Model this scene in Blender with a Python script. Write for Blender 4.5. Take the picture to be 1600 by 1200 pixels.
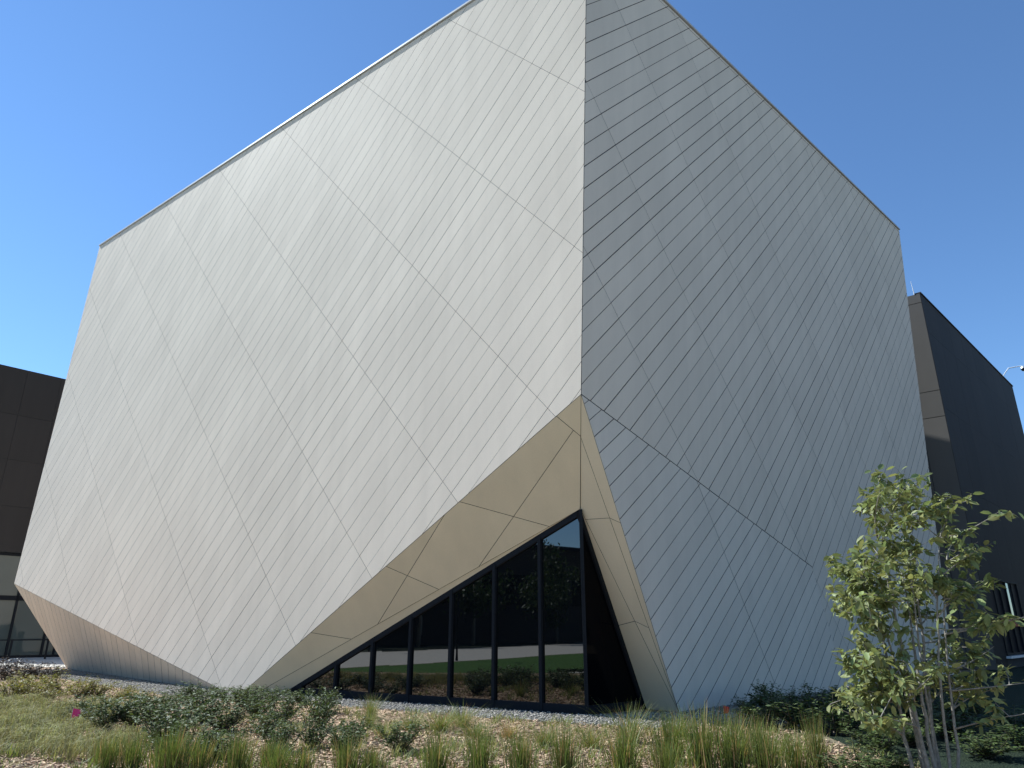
import bpy, math, random
import numpy as np
from mathutils import Vector, Matrix

scene = bpy.context.scene
for o in list(bpy.data.objects):
    bpy.data.objects.remove(o)
RAD = math.radians
rnd = random.Random(7)

# ------------------------------------------------------------------ camera
cam_d = bpy.data.cameras.new('camera')
cam_d.lens = 24.975
cam_d.sensor_width = 36.0
cam_d.clip_start = 0.05
cam_d.clip_end = 3000
cam = bpy.data.objects.new('camera', cam_d)
scene.collection.objects.link(cam)
cam.location = (0, 0, 1.6)
cam.rotation_euler = (RAD(90 + 19.13), 0, 0)
scene.camera = cam

# ------------------------------------------------------------------ light
SUN_AZ, SUN_EL = -65.0, 45.5           # degrees clockwise from +Y, above horizon
world = bpy.data.worlds.new('World')
scene.world = world
world.use_nodes = True
wn, wl = world.node_tree.nodes, world.node_tree.links
sky = wn.new('ShaderNodeTexSky')
sky.sky_type = 'NISHITA'
sky.sun_disc = False
sky.sun_elevation = RAD(SUN_EL)
sky.sun_rotation = RAD(SUN_AZ)
sky.altitude = 200
sky.air_density = 1.0
sky.dust_density = 0.0
sky.ozone_density = 5.0
bg = wn['Background']
bg.inputs['Strength'].default_value = 0.128
tint = wn.new('ShaderNodeMix'); tint.data_type = 'RGBA'; tint.blend_type = 'MULTIPLY'; tint.inputs[0].default_value = 1.0
tint.inputs[7].default_value = (0.72, 0.86, 0.94, 1)
wl.new(sky.outputs[0], tint.inputs[6])
wl.new(tint.outputs[2], bg.inputs['Color'])

sun_d = bpy.data.lights.new('sun', 'SUN')
sun_d.energy = 5.0
sun_d.angle = RAD(0.53)
sun_d.color = (0.92, 0.98, 1.0)
sun = bpy.data.objects.new('sun', sun_d)
scene.collection.objects.link(sun)
sdir = Vector((math.sin(RAD(SUN_AZ)) * math.cos(RAD(SUN_EL)), math.cos(RAD(SUN_AZ)) * math.cos(RAD(SUN_EL)), math.sin(RAD(SUN_EL))))
sun.rotation_euler = sdir.to_track_quat('Z', 'Y').to_euler()
sun.location = (-40, 20, 60)

scene.view_settings.view_transform = 'Standard'
scene.view_settings.look = 'None'
scene.view_settings.gamma = 1
scene.view_settings.exposure = 0.66
scene.view_settings.use_curve_mapping = False

# ------------------------------------------------------------------ helpers
COL = scene.collection
def V(*a): return np.array(a, float)

def mesh(name, verts, faces, mat=None, smooth=False):
    m = bpy.data.meshes.new(name)
    m.from_pydata([tuple(map(float, v)) for v in verts], [], [tuple(f) for f in faces])
    if mat is not None:
        for k in (mat if isinstance(mat, (list, tuple)) else [mat]):
            m.materials.append(k)
    if smooth:
        m.polygons.foreach_set('use_smooth', [True] * len(m.polygons))
    m.update()
    return m

def link(name, data, parent=None, loc=None, rot=None, scale=None):
    o = bpy.data.objects.new(name, data)
    COL.objects.link(o)
    if parent is not None: o.parent = parent
    if loc is not None: o.location = loc
    if rot is not None: o.rotation_euler = rot
    if scale is not None: o.scale = scale
    return o

def tag(o, label=None, cat=None, group=None, kind=None):
    if label: o['label'] = label
    if cat: o['category'] = cat
    if group: o['group'] = group
    if kind: o['kind'] = kind
    return o

def thing(name, label, cat, loc=(0, 0, 0), rz=0, group=None):
    return tag(link(name, None, None, loc, (0, 0, rz)), label, cat, group)

class MB:
    """collects geometry for one mesh object"""
    def __init__(s): s.v, s.f, s.mi = [], [], []
    def add(s, verts, faces, mi=0):
        b = len(s.v); s.v += [tuple(v) for v in verts]
        s.f += [tuple(i + b for i in f) for f in faces]; s.mi += [mi] * len(faces)
    def box(s, x0, x1, y0, y1, z0, z1, mi=0):
        s.add([(x0,y0,z0),(x1,y0,z0),(x1,y1,z0),(x0,y1,z0),(x0,y0,z1),(x1,y0,z1),(x1,y1,z1),(x0,y1,z1)],
              [(0,3,2,1),(4,5,6,7),(0,1,5,4),(1,2,6,5),(2,3,7,6),(3,0,4,7)], mi)
    def bar(s, a, b, w, d, up=(0, 0, 1), mi=0):
        a, b, up = V(*a), V(*b), V(*up)
        t = b - a; t /= np.linalg.norm(t)
        x = np.cross(t, up)
        if np.linalg.norm(x) < 1e-6: x = np.cross(t, V(1, 0, 0))
        x /= np.linalg.norm(x); y = np.cross(x, t)
        vs = []
        for p in (a, b):
            for i, j in ((-1,-1),(1,-1),(1,1),(-1,1)):
                vs.append(p + x * i * w / 2 + y * j * d / 2)
        s.add(vs, [(0,3,2,1),(4,5,6,7),(0,1,5,4),(1,2,6,5),(2,3,7,6),(3,0,4,7)], mi)
    def tube(s, pts, rads, n=7, mi=0, cap=True):
        pts = [V(*p) for p in pts]; rings = []
        for i, p in enumerate(pts):
            t = pts[min(i + 1, len(pts) - 1)] - pts[max(i - 1, 0)]
            t /= max(np.linalg.norm(t), 1e-9)
            ref = V(1, 0, 0) if abs(t[0]) < 0.8 else V(0, 1, 0)
            x = np.cross(t, ref); x /= np.linalg.norm(x); y = np.cross(t, x)
            rings.append([p + (x * math.cos(a) + y * math.sin(a)) * rads[i] for a in (2 * math.pi * k / n for k in range(n))])
        fs = []
        for i in range(len(pts) - 1):
            for k in range(n):
                fs.append((i*n+k, i*n+(k+1) % n, (i+1)*n+(k+1) % n, (i+1)*n+k))
        if cap:
            fs.append(tuple(reversed(range(n)))); fs.append(tuple((len(pts)-1)*n + k for k in range(n)))
        s.add([v for r in rings for v in r], fs, mi)
    def data(s, name, mats, smooth=False, org=(0, 0, 0)):
        o = V(*org)
        m = mesh(name, [V(*v) - o for v in s.v], s.f, mats, smooth)
        if any(s.mi): m.polygons.foreach_set('material_index', s.mi)
        return m
    def build(s, name, mats, parent=None, smooth=False, org=(0, 0, 0), loc=None):
        return link(name, s.data(name, mats, smooth, org), parent, loc)

# ------------------------------------------------------------------ materials
def new_mat(name):
    m = bpy.data.materials.new(name); m.use_nodes = True
    return m, m.node_tree.nodes, m.node_tree.links, m.node_tree.nodes['Principled BSDF']

def mat_simple(name, col, rough=0.6, noise=None, amt=0.25, bump=0.0, metallic=0.0, spec=0.5, vary=0.0, hue=None):
    """plain colour broken by noise, optional bump, optional per-object variation"""
    m, n, l, p = new_mat(name)
    p.inputs['Roughness'].default_value = rough
    p.inputs['Metallic'].default_value = metallic
    p.inputs['Specular IOR Level'].default_value = spec
    base = n.new('ShaderNodeRGB'); base.outputs[0].default_value = (*col, 1)
    out = base.outputs[0]
    if noise:
        tc = n.new('ShaderNodeTexCoord')
        tx = n.new('ShaderNodeTexNoise'); tx.inputs['Scale'].default_value = noise; tx.inputs['Detail'].default_value = 6
        l.new(tc.outputs['Object'], tx.inputs['Vector'])
        mr = n.new('ShaderNodeMapRange'); mr.inputs['From Min'].default_value = 0.3; mr.inputs['From Max'].default_value = 0.7
        mr.inputs['To Min'].default_value = 1 - amt; mr.inputs['To Max'].default_value = 1 + amt
        l.new(tx.outputs['Fac'], mr.inputs['Value'])
        mx = n.new('ShaderNodeMix'); mx.data_type = 'RGBA'; mx.blend_type = 'MULTIPLY'; mx.inputs[0].default_value = 1
        cmb = n.new('ShaderNodeCombineColor')
        for k in range(3): l.new(mr.outputs[0], cmb.inputs[k])
        l.new(out, mx.inputs[6]); l.new(cmb.outputs[0], mx.inputs[7]); out = mx.outputs[2]
        if bump:
            b = n.new('ShaderNodeBump'); b.inputs['Strength'].default_value = bump; b.inputs['Distance'].default_value = 0.02
            l.new(tx.outputs['Fac'], b.inputs['Height']); l.new(b.outputs[0], p.inputs['Normal'])
    if vary:
        oi = n.new('ShaderNodeObjectInfo'); ge = n.new('ShaderNodeNewGeometry')
        ad = n.new('ShaderNodeMath'); ad.operation = 'ADD'; l.new(oi.outputs['Random'], ad.inputs[0]); l.new(ge.outputs['Random Per Island'], ad.inputs[1])
        fr = n.new('ShaderNodeMath'); fr.operation = 'FRACT'; l.new(ad.outputs[0], fr.inputs[0])
        hs = n.new('ShaderNodeHueSaturation')
        mr2 = n.new('ShaderNodeMapRange'); mr2.inputs['To Min'].default_value = 1 - vary; mr2.inputs['To Max'].default_value = 1 + vary
        l.new(fr.outputs[0], mr2.inputs['Value']); l.new(mr2.outputs[0], hs.inputs['Value']); l.new(out, hs.inputs['Color'])
        if hue:
            fr2 = n.new('ShaderNodeMath'); fr2.operation = 'MULTIPLY'; fr2.inputs[1].default_value = 7.31; l.new(fr.outputs[0], fr2.inputs[0])
            fr3 = n.new('ShaderNodeMath'); fr3.operation = 'FRACT'; l.new(fr2.outputs[0], fr3.inputs[0])
            mr3 = n.new('ShaderNodeMapRange'); mr3.inputs['To Min'].default_value = 0.5 - hue; mr3.inputs['To Max'].default_value = 0.5 + hue
            l.new(fr3.outputs[0], mr3.inputs['Value']); l.new(mr3.outputs[0], hs.inputs['Hue'])
        out = hs.outputs[0]
    l.new(out, p.inputs['Base Color'])
    return m

def mat_leaf(name, col, rough=0.45, trans=0.35, vary=0.25, hue=0.02):
    m = mat_simple(name, col, rough, vary=vary, hue=hue, spec=0.3)
    n, l = m.node_tree.nodes, m.node_tree.links
    p = n['Principled BSDF']; out = n['Material Output']
    src = p.inputs['Base Color'].links[0].from_socket
    t = n.new('ShaderNodeBsdfTranslucent')
    g = n.new('ShaderNodeHueSaturation'); g.inputs['Saturation'].default_value = 1.15; g.inputs['Value'].default_value = 1.3
    l.new(src, g.inputs['Color']); l.new(g.outputs[0], t.inputs['Color'])
    mx = n.new('ShaderNodeMixShader'); mx.inputs[0].default_value = trans
    l.new(p.outputs[0], mx.inputs[1]); l.new(t.outputs[0], mx.inputs[2]); l.new(mx.outputs[0], out.inputs['Surface'])
    return m

def mat_panel(name, col, rough=0.75, vary=0.035, spec=0.18):
    """fine precast cladding: near-white, faint clouding, faint per-panel tone, slight unevenness"""
    m, n, l, p = new_mat(name)
    p.inputs['Roughness'].default_value = rough
    p.inputs['Specular IOR Level'].default_value = spec
    tc = n.new('ShaderNodeTexCoord')
    oi = n.new('ShaderNodeObjectInfo'); ge = n.new('ShaderNodeNewGeometry')
    ad = n.new('ShaderNodeMath'); ad.operation = 'ADD'; l.new(oi.outputs['Random'], ad.inputs[0]); l.new(ge.outputs['Random Per Island'], ad.inputs[1])
    fr = n.new('ShaderNodeMath'); fr.operation = 'FRACT'; l.new(ad.outputs[0], fr.inputs[0])
    mr = n.new('ShaderNodeMapRange'); mr.inputs['To Min'].default_value = 1 - vary; mr.inputs['To Max'].default_value = 1 + vary
    l.new(fr.outputs[0], mr.inputs['Value'])
    big = n.new('ShaderNodeTexNoise'); big.inputs['Scale'].default_value = 0.35; big.inputs['Detail'].default_value = 4
    fine = n.new('ShaderNodeTexNoise'); fine.inputs['Scale'].default_value = 55; fine.inputs['Detail'].default_value = 3
    l.new(tc.outputs['Object'], big.inputs['Vector']); l.new(tc.outputs['Object'], fine.inputs['Vector'])
    m1 = n.new('ShaderNodeMapRange'); m1.inputs['From Min'].default_value = .3; m1.inputs['From Max'].default_value = .7; m1.inputs['To Min'].default_value = .96; m1.inputs['To Max'].default_value = 1.03
    m2 = n.new('ShaderNodeMapRange'); m2.inputs['From Min'].default_value = .3; m2.inputs['From Max'].default_value = .7; m2.inputs['To Min'].default_value = .965; m2.inputs['To Max'].default_value = 1.035
    l.new(big.outputs['Fac'], m1.inputs['Value']); l.new(fine.outputs['Fac'], m2.inputs['Value'])
    a = n.new('ShaderNodeMath'); a.operation = 'MULTIPLY'; l.new(mr.outputs[0], a.inputs[0]); l.new(m1.outputs[0], a.inputs[1])
    mp = n.new('ShaderNodeMapping'); mp.inputs['Scale'].default_value = (2.2, 2.2, 0.16); l.new(tc.outputs['Object'], mp.inputs['Vector'])
    stk = n.new('ShaderNodeTexNoise'); stk.inputs['Scale'].default_value = 1.0; stk.inputs['Detail'].default_value = 5; l.new(mp.outputs[0], stk.inputs['Vector'])
    m3 = n.new('ShaderNodeMapRange'); m3.inputs['From Min'].default_value = .3; m3.inputs['From Max'].default_value = .7; m3.inputs['To Min'].default_value = .955; m3.inputs['To Max'].default_value = 1.03
    l.new(stk.outputs['Fac'], m3.inputs['Value'])
    a2 = n.new('ShaderNodeMath'); a2.operation = 'MULTIPLY'; l.new(a.outputs[0], a2.inputs[0]); l.new(m3.outputs[0], a2.inputs[1])
    b = n.new('ShaderNodeMath'); b.operation = 'MULTIPLY'; l.new(a2.outputs[0], b.inputs[0]); l.new(m2.outputs[0], b.inputs[1])
    hs = n.new('ShaderNodeHueSaturation'); hs.inputs['Color'].default_value = (*col, 1); l.new(b.outputs[0], hs.inputs['Value'])
    l.new(hs.outputs[0], p.inputs['Base Color'])
    bp = n.new('ShaderNodeBump'); bp.inputs['Strength'].default_value = 0.12; bp.inputs['Distance'].default_value = 0.01
    l.new(fine.outputs['Fac'], bp.inputs['Height'])
    wav = n.new('ShaderNodeTexNoise'); wav.inputs['Scale'].default_value = 1.1; wav.inputs['Detail'].default_value = 1; l.new(tc.outputs['Object'], wav.inputs['Vector'])
    bp2 = n.new('ShaderNodeBump'); bp2.inputs['Strength'].default_value = 0.35; bp2.inputs['Distance'].default_value = 0.012
    l.new(wav.outputs['Fac'], bp2.inputs['Height']); l.new(bp.outputs[0], bp2.inputs['Normal']); l.new(bp2.outputs[0], p.inputs['Normal'])
    return m

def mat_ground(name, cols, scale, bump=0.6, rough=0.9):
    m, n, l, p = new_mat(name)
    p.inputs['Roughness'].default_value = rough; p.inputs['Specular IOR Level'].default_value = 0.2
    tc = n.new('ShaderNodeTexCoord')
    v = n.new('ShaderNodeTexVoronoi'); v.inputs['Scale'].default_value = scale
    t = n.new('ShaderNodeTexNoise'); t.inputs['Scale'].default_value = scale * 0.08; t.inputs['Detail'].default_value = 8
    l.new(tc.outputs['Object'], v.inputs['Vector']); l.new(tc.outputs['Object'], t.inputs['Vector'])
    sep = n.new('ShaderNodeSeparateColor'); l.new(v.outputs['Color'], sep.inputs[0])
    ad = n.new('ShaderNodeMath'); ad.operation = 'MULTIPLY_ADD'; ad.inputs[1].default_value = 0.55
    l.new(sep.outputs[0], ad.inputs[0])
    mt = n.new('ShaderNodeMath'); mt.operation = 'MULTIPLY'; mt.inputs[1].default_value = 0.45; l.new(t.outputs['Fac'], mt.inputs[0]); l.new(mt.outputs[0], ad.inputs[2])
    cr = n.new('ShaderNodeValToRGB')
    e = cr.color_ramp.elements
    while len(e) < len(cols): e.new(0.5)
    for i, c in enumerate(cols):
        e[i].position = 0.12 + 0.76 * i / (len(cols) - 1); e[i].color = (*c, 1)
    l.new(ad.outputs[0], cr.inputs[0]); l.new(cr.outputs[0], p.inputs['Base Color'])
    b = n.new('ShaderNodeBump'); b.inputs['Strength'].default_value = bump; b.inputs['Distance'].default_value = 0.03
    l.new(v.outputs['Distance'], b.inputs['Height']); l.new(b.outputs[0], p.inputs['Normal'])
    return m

M = {}
M['panel'] = mat_panel('pale_cladding', (0.755, 0.635, 0.51))
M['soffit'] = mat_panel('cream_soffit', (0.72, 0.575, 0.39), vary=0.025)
M['joint'] = mat_simple('joint_shadow_gap', (0.05, 0.05, 0.052), 0.8)
M['coping'] = mat_simple('painted_coping', (0.52, 0.52, 0.52), 0.4, 3, 0.05)
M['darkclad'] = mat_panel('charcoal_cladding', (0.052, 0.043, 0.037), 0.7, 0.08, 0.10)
M['frame'] = mat_simple('black_metal', (0.012, 0.013, 0.016), 0.6, 20, 0.15, spec=0.15)
M['steel'] = mat_simple('galvanised_steel', (0.55, 0.56, 0.57), 0.35, 12, 0.1, metallic=0.7)
M['concrete'] = mat_simple('concrete', (0.50, 0.45, 0.38), 0.85, 3, 0.12, 0.2)
M['mulch'] = mat_ground('mulch', [(0.16, 0.10, 0.065), (0.30, 0.20, 0.13), (0.42, 0.29, 0.19), (0.50, 0.37, 0.26)], 28)
M['gravel'] = mat_ground('gravel_bed', [(0.06, 0.058, 0.055), (0.15, 0.14, 0.13), (0.26, 0.24, 0.21)], 30)
M['soil'] = mat_ground('dry_ground', [(0.14, 0.11, 0.07), (0.20, 0.16, 0.10), (0.27, 0.215, 0.145)], 18)
M['lawn'] = mat_ground('lawn', [(0.045, 0.10, 0.015), (0.07, 0.15, 0.022), (0.10, 0.19, 0.04)], 60, 0.8)
M['stone'] = mat_simple('pebble', (0.34, 0.30, 0.25), 0.8, vary=0.35)
M['chip'] = mat_simple('wood_chip', (0.39, 0.27, 0.17), 0.9, vary=0.55, hue=0.012)
M['bark'] = mat_simple('bark', (0.23, 0.205, 0.17), 0.85, 25, 0.35, 0.4)
M['twig'] = mat_simple('twig', (0.11, 0.085, 0.06), 0.85, 40, 0.3)
M['leaf'] = mat_leaf('tree_leaf', (0.205, 0.225, 0.085), 0.5, 0.28, 0.38, 0.03)
M['shrub'] = mat_leaf('shrub_leaf', (0.070, 0.096, 0.028), 0.6, 0.2, 0.4, 0.025)
M['yellow'] = mat_leaf('yellow_green_leaf', (0.215, 0.195, 0.045), 0.5, 0.3, 0.35, 0.03)
M['burgundy'] = mat_leaf('burgundy_leaf', (0.055, 0.042, 0.035), 0.45, 0.15, 0.4, 0.04)
M['reed'] = mat_leaf('reed_blade', (0.135, 0.165, 0.042), 0.5, 0.25, 0.4, 0.02)
M['soft'] = mat_leaf('soft_grass', (0.165, 0.19, 0.055), 0.6, 0.3, 0.3, 0.02)
M['meadow'] = mat_leaf('meadow_grass', (0.26, 0.245, 0.10), 0.65, 0.3, 0.35, 0.025)
M['dry'] = mat_leaf('dry_grass', (0.36, 0.24, 0.11), 0.7, 0.3, 0.3, 0.01)
M['far_leaf'] = mat_leaf('far_tree_leaf', (0.045, 0.065, 0.02), 0.6, 0.2, 0.3, 0.02)
M['pink'] = mat_simple('pink_plastic', (0.85, 0.05, 0.22), 0.45, 30, 0.1)
M['red'] = mat_simple('red_plastic', (0.45, 0.03, 0.04), 0.45, 30, 0.1)
M['white'] = mat_simple('white_paint', (0.75, 0.75, 0.74), 0.4, 15, 0.05)
M['orange'] = mat_simple('rust_red_panel', (0.42, 0.07, 0.03), 0.6, 6, 0.2)
M['lens'] = mat_simple('smoked_dome', (0.02, 0.02, 0.022), 0.08, 15, 0.1)

def mat_glass(name, col, ior):
    m, n, l, p = new_mat(name)
    p.inputs['Roughness'].default_value = 0.012
    p.inputs['IOR'].default_value = ior
    t = n.new('ShaderNodeTexNoise'); t.inputs['Scale'].default_value = 0.6; t.inputs['Detail'].default_value = 1
    tc = n.new('ShaderNodeTexCoord'); l.new(tc.outputs['Object'], t.inputs['Vector'])
    cr = n.new('ShaderNodeValToRGB'); cr.color_ramp.elements[0].color = (*[c * .7 for c in col], 1); cr.color_ramp.elements[1].color = (*col, 1)
    l.new(t.outputs['Fac'], cr.inputs[0]); l.new(cr.outputs[0], p.inputs['Base Color'])
    b = n.new('ShaderNodeBump'); b.inputs['Strength'].default_value = 0.02; b.inputs['Distance'].default_value = 0.02
    l.new(t.outputs['Fac'], b.inputs['Height']); l.new(b.outputs[0], p.inputs['Normal'])
    return m
M['glass'] = mat_glass('dark_tinted_glass', (0.004, 0.005, 0.006), 2.0)
M['glass_far'] = mat_glass('grey_green_glass', (0.095, 0.110, 0.098), 1.5)
M['glass_side'] = mat_glass('black_side_glass', (0.003, 0.003, 0.004), 1.14)
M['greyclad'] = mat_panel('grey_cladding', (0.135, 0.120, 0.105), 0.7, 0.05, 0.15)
M['dark_lawn'] = mat_ground('ground_cover', [(0.010, 0.018, 0.010), (0.016, 0.028, 0.014), (0.03, 0.04, 0.02)], 40, 0.9)  # lawn green darkened, shade put into the colour

# ------------------------------------------------------------------ ground and setting
def sheet(name, pts, z, mat, kind='structure'):
    o = link(name, mesh(name, [(x, y, 0) for x, y in pts], [tuple(range(len(pts)))], mat), None, (0, 0, z))
    o.data.polygons[0].flip() if o.data.polygons[0].normal.z < 0 else None
    return tag(o, kind=kind)

sheet('ground', [(-900, -900), (900, -900), (900, 900), (-900, 900)], -0.012, M['soil'])
GR = [(-19.2, 30.2), (-16.0, 27.1), (-9.85, 20.9), (-7.0, 18.5), (-5.8, 18.75), (-3.9, 17.35), (-2.5, 16.4), (-1.34, 15.55),
      (-0.13, 14.85), (0.88, 14.25), (1.9, 13.65), (2.8, 13.2), (3.74, 14.3), (5.07, 16.2), (6.62, 18.6), (8.7, 20.25)]
BED = [(-11.3, 9.0), (-10.5, 4.6), (-4, 6.9), (6.5, 7.2), (7.2, 9.4), (4.7, 9.9), (4.5, 12.4), (5.2, 16.4), (8.9, 20.5), (13, 24.5), (8, 25), (0, 24), (-8, 24), (-18, 34), (-24, 35.5), (-22, 26)]
sheet('planting_bed', BED, 0.0, M['mulch'])
sheet('gravel_strip', GR + [(9.5, 22.2), (3.4, 16.3), (1.6, 16.1), (-6, 21), (-8, 21.6), (-19.2, 33.9), (-20.8, 32.2)], 0.004, M['gravel'])
sheet('pavement', [(-60, 34.5), (-24.3, 35.9), (-20, 34.6), (-19, 36), (-14, 60), (-60, 60)], 0.008, M['concrete'])
sheet('garden_path', [(-11.9, 9.2), (-11.0, 4.3), (-4, 6.6), (7, 6.9), (7, -3), (-14, -3), (-14.5, 8)], -0.004, M['concrete'])
sheet('lawn', [(-16, -16), (-13, -3), (-12.3, 9.6), (-12.6, 20), (-17.5, 19), (-21, 14), (-26, 6.5), (-34, -4.5), (-42, -16)], -0.004, M['lawn'])
sheet('curved_path', [(-12.9, 20.3), (-17.8, 19.3), (-21.3, 14.2), (-26.3, 6.7), (-34.3, -4.3), (-42.3, -16), (-70, -25), (-55, -5), (-43, 12), (-30, 26), (-20, 30)], -0.008, M['concrete'])
sheet('far_lawn', [(-20.5, 30.3), (-30.3, 26.3), (-43.3, 12.2), (-55.3, -5), (-70.3, -25), (-160, -60), (-160, 90), (-60, 34)], -0.006, M['dark_lawn'])
sheet('shaded_lawn', [(4.8, 9.9), (7.2, 9.4), (40, 8), (45, 50), (30, 45), (13.2, 24.4), (9.1, 20.5), (5.4, 16.4)], -0.004, M['dark_lawn'])  # near edge catches sun, so its shade comes from the dark colour

# ------------------------------------------------------------------ white museum
G0 = V(1.490, 15.515, 0); GL = V(-6.10, 20.44, 0); GRr = V(2.891, 16.731, 0); W0 = V(1.490, 15.515, 4.103)
V0 = V(1.461, 14.261, 6.317); T = V(1.991, 13.862, 19.27); TL = V(-20.091, 30.502, 19.27); BL = V(-21.166, 31.312, 3.476)
B1 = V(-7.925, 21.334, 0); B = V(-7.292, 20.858, 0); L = V(-19.616, 33.716, 0)
R = V(18.10, 29.022, 19.27); C2 = V(8.758, 21.333, 3.347); RG = V(16.80, 29.20, 0); Q = V(3.453, 16.099, 0); C3 = V(9.58, 22.08, 0)
ORG = V(0, 24, 0)

museum = thing('museum_building', 'large faceted pale museum volume clad in diagonal boards with a dark corner window', 'building', tuple(ORG))

def plane_of(p, q, r, toward=(0, 0, 1.6)):
    n = np.cross(q - p, r - p); n /= np.linalg.norm(n)
    return n if n @ (V(*toward) - p) > 0 else -n

def basis(n):
    u = np.cross(V(0, 0, 1), n); u /= np.linalg.norm(u)
    return u, np.cross(n, u)

def clip(poly, nrm, lo, hi):
    """keep the part of a convex 2D polygon with lo <= p.nrm <= hi"""
    for s, lim in ((1, lo), (-1, -hi)):
        out = []
        for i in range(len(poly)):
            a, b = poly[i], poly[(i + 1) % len(poly)]
            da, db = s * (a @ nrm) - lim, s * (b @ nrm) - lim
            if da >= 0: out.append(a)
            if (da >= 0) != (db >= 0): out.append(a + (b - a) * da / (da - db))
        poly = out
        if len(poly) < 3: return []
    return poly

def area2(p):
    return 0.5 * sum(p[i][0] * p[(i+1) % len(p)][1] - p[(i+1) % len(p)][0] * p[i][1] for i in range(len(p)))

def inset(poly, d):
    """offset every edge of a simple polygon inwards by d (mitred corners)"""
    if area2(poly) < 0: poly = poly[::-1]
    k = len(poly); lines = []
    for i in range(k):
        e = poly[(i+1) % k] - poly[i]; e = e / np.linalg.norm(e)
        nn = V(-e[1], e[0]); lines.append((nn, poly[i] @ nn + d))
    out = []
    for i in range(k):
        (n0, c0), (n1, c1) = lines[i - 1], lines[i]
        A = np.array([n0, n1])
        if abs(np.linalg.det(A)) < 1e-3: out.append(poly[i] + n1 * d)
        else: out.append(np.linalg.solve(A, V(c0, c1)))
    return out

THICK = 0.03
PANELS = []      # (visible size, verts, faces, facet part)
def slab(poly2, p0, u, v, n, thick=THICK, dz=0.0):
    """prism: front polygon on the facet plane, sides going inwards"""
    clean = []
    for p in poly2:
        if not clean or np.linalg.norm(p - clean[-1]) > 2e-3: clean.append(p)
    if len(clean) > 2 and np.linalg.norm(clean[0] - clean[-1]) < 2e-3: clean.pop()
    if len(clean) < 3 or abs(area2(clean)) < 1.5e-3: return None
    if area2(clean) < 0: clean = clean[::-1]
    k = len(clean)
    fr = [p0 + u * p[0] + v * p[1] + n * dz for p in clean]
    bk = [q - n * (thick + dz) for q in fr]
    fs = [tuple(range(k))] + [(i, i + k, (i + 1) % k + k, (i + 1) % k) for i in range(k)]
    return fr + bk, fs

CAMP = V(0, 0, 1.6)
def view_size(fr):
    c = sum(fr) / len(fr); d = np.linalg.norm(c - CAMP)
    a = V(0, 0, 0)
    for i in range(1, len(fr) - 1): a = a + np.cross(fr[i] - fr[0], fr[i+1] - fr[0])
    return abs(a @ (c - CAMP) / d) / 2 / d ** 2

def facet(name, pts, org, board_deg, pitch, board_off, gap, seam_deg, seams, sgap, edge=0.006, mat='panel', n=None):
    """one facet: backing sheet (a part) plus boards cut by two joint families"""
    n = plane_of(pts[0], pts[1], pts[2]) if n is None else n
    u, v = basis(n)
    back = link(name, mesh(name, [p - n * (THICK + 0.006) - ORG for p in pts], [tuple(range(len(pts)))], M['joint']), museum)
    poly = inset([V((p - org) @ u, (p - org) @ v) for p in pts], edge)
    tb = RAD(board_deg); nb = V(-math.sin(tb), math.cos(tb))
    ts = RAD(seam_deg); ns = V(-math.sin(ts), math.cos(ts))
    vb = [p @ nb for p in poly]
    cuts = [-1e4] + sorted(seams) + [1e4]
    i0 = math.floor((min(vb) - board_off) / pitch); i1 = math.ceil((max(vb) - board_off) / pitch)
    gaps = [gap * rnd.uniform(.72, 1.28) for _ in range(i1 - i0 + 1)]
    for i in range(i0, i1):
        a = clip(poly, nb, board_off + i * pitch + gaps[i - i0] / 2, board_off + (i + 1) * pitch - gaps[i - i0 + 1] / 2)
        if not a: continue
        for j in range(len(cuts) - 1):
            c = clip(a, ns, cuts[j] + sgap / 2, cuts[j+1] - sgap / 2)
            if len(c) < 3: continue
            s = slab(c, org, u, v, n, dz=rnd.uniform(-0.001, 0.001))
            if s: PANELS.append((view_size(s[0][:len(s[0]) // 2]), s[0], s[1], back, mat))
    return back

SEAM = 3.08
facet('left_face', [T, TL, BL, B1, B, V0], V0, 44.8, 0.4135, 0.085, 0.0105, 131.8, [0.74 + SEAM * k for k in range(-4, 10)], 0.008)
nr = plane_of(T, V0, R)
C3p = C3 - nr * ((C3 - V0) @ nr); C3p[2] = 0.0; RGp = RG - nr * ((RG - V0) @ nr); RGp[2] = 0.0
rseams = [-5.46 + 3.08 * k for k in range(-8, 4)]
facet('right_face', [T, V0, C2, C3p, RGp, R], V0, 45.6, 0.4135, 0.145, 0.017, 132.0, rseams, 0.008, edge=0.014, n=nr)
facet('lower_right_face', [V0, Q, C3, C2], V0, 37.2, 0.35, -0.21, 0.015, 120.0, [-3.08, -9.2], 0.012)
mb = MB(); mb.add([p - ORG for p in (C2, C3, C3p)], [(0, 1, 2)]); mb.build('side_return', M['panel'], museum)
facet('lower_left_face', [BL, L, B1], BL, 36.5, 0.36, 0.1, 0.012, 126.0, [], 0.01)

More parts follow.
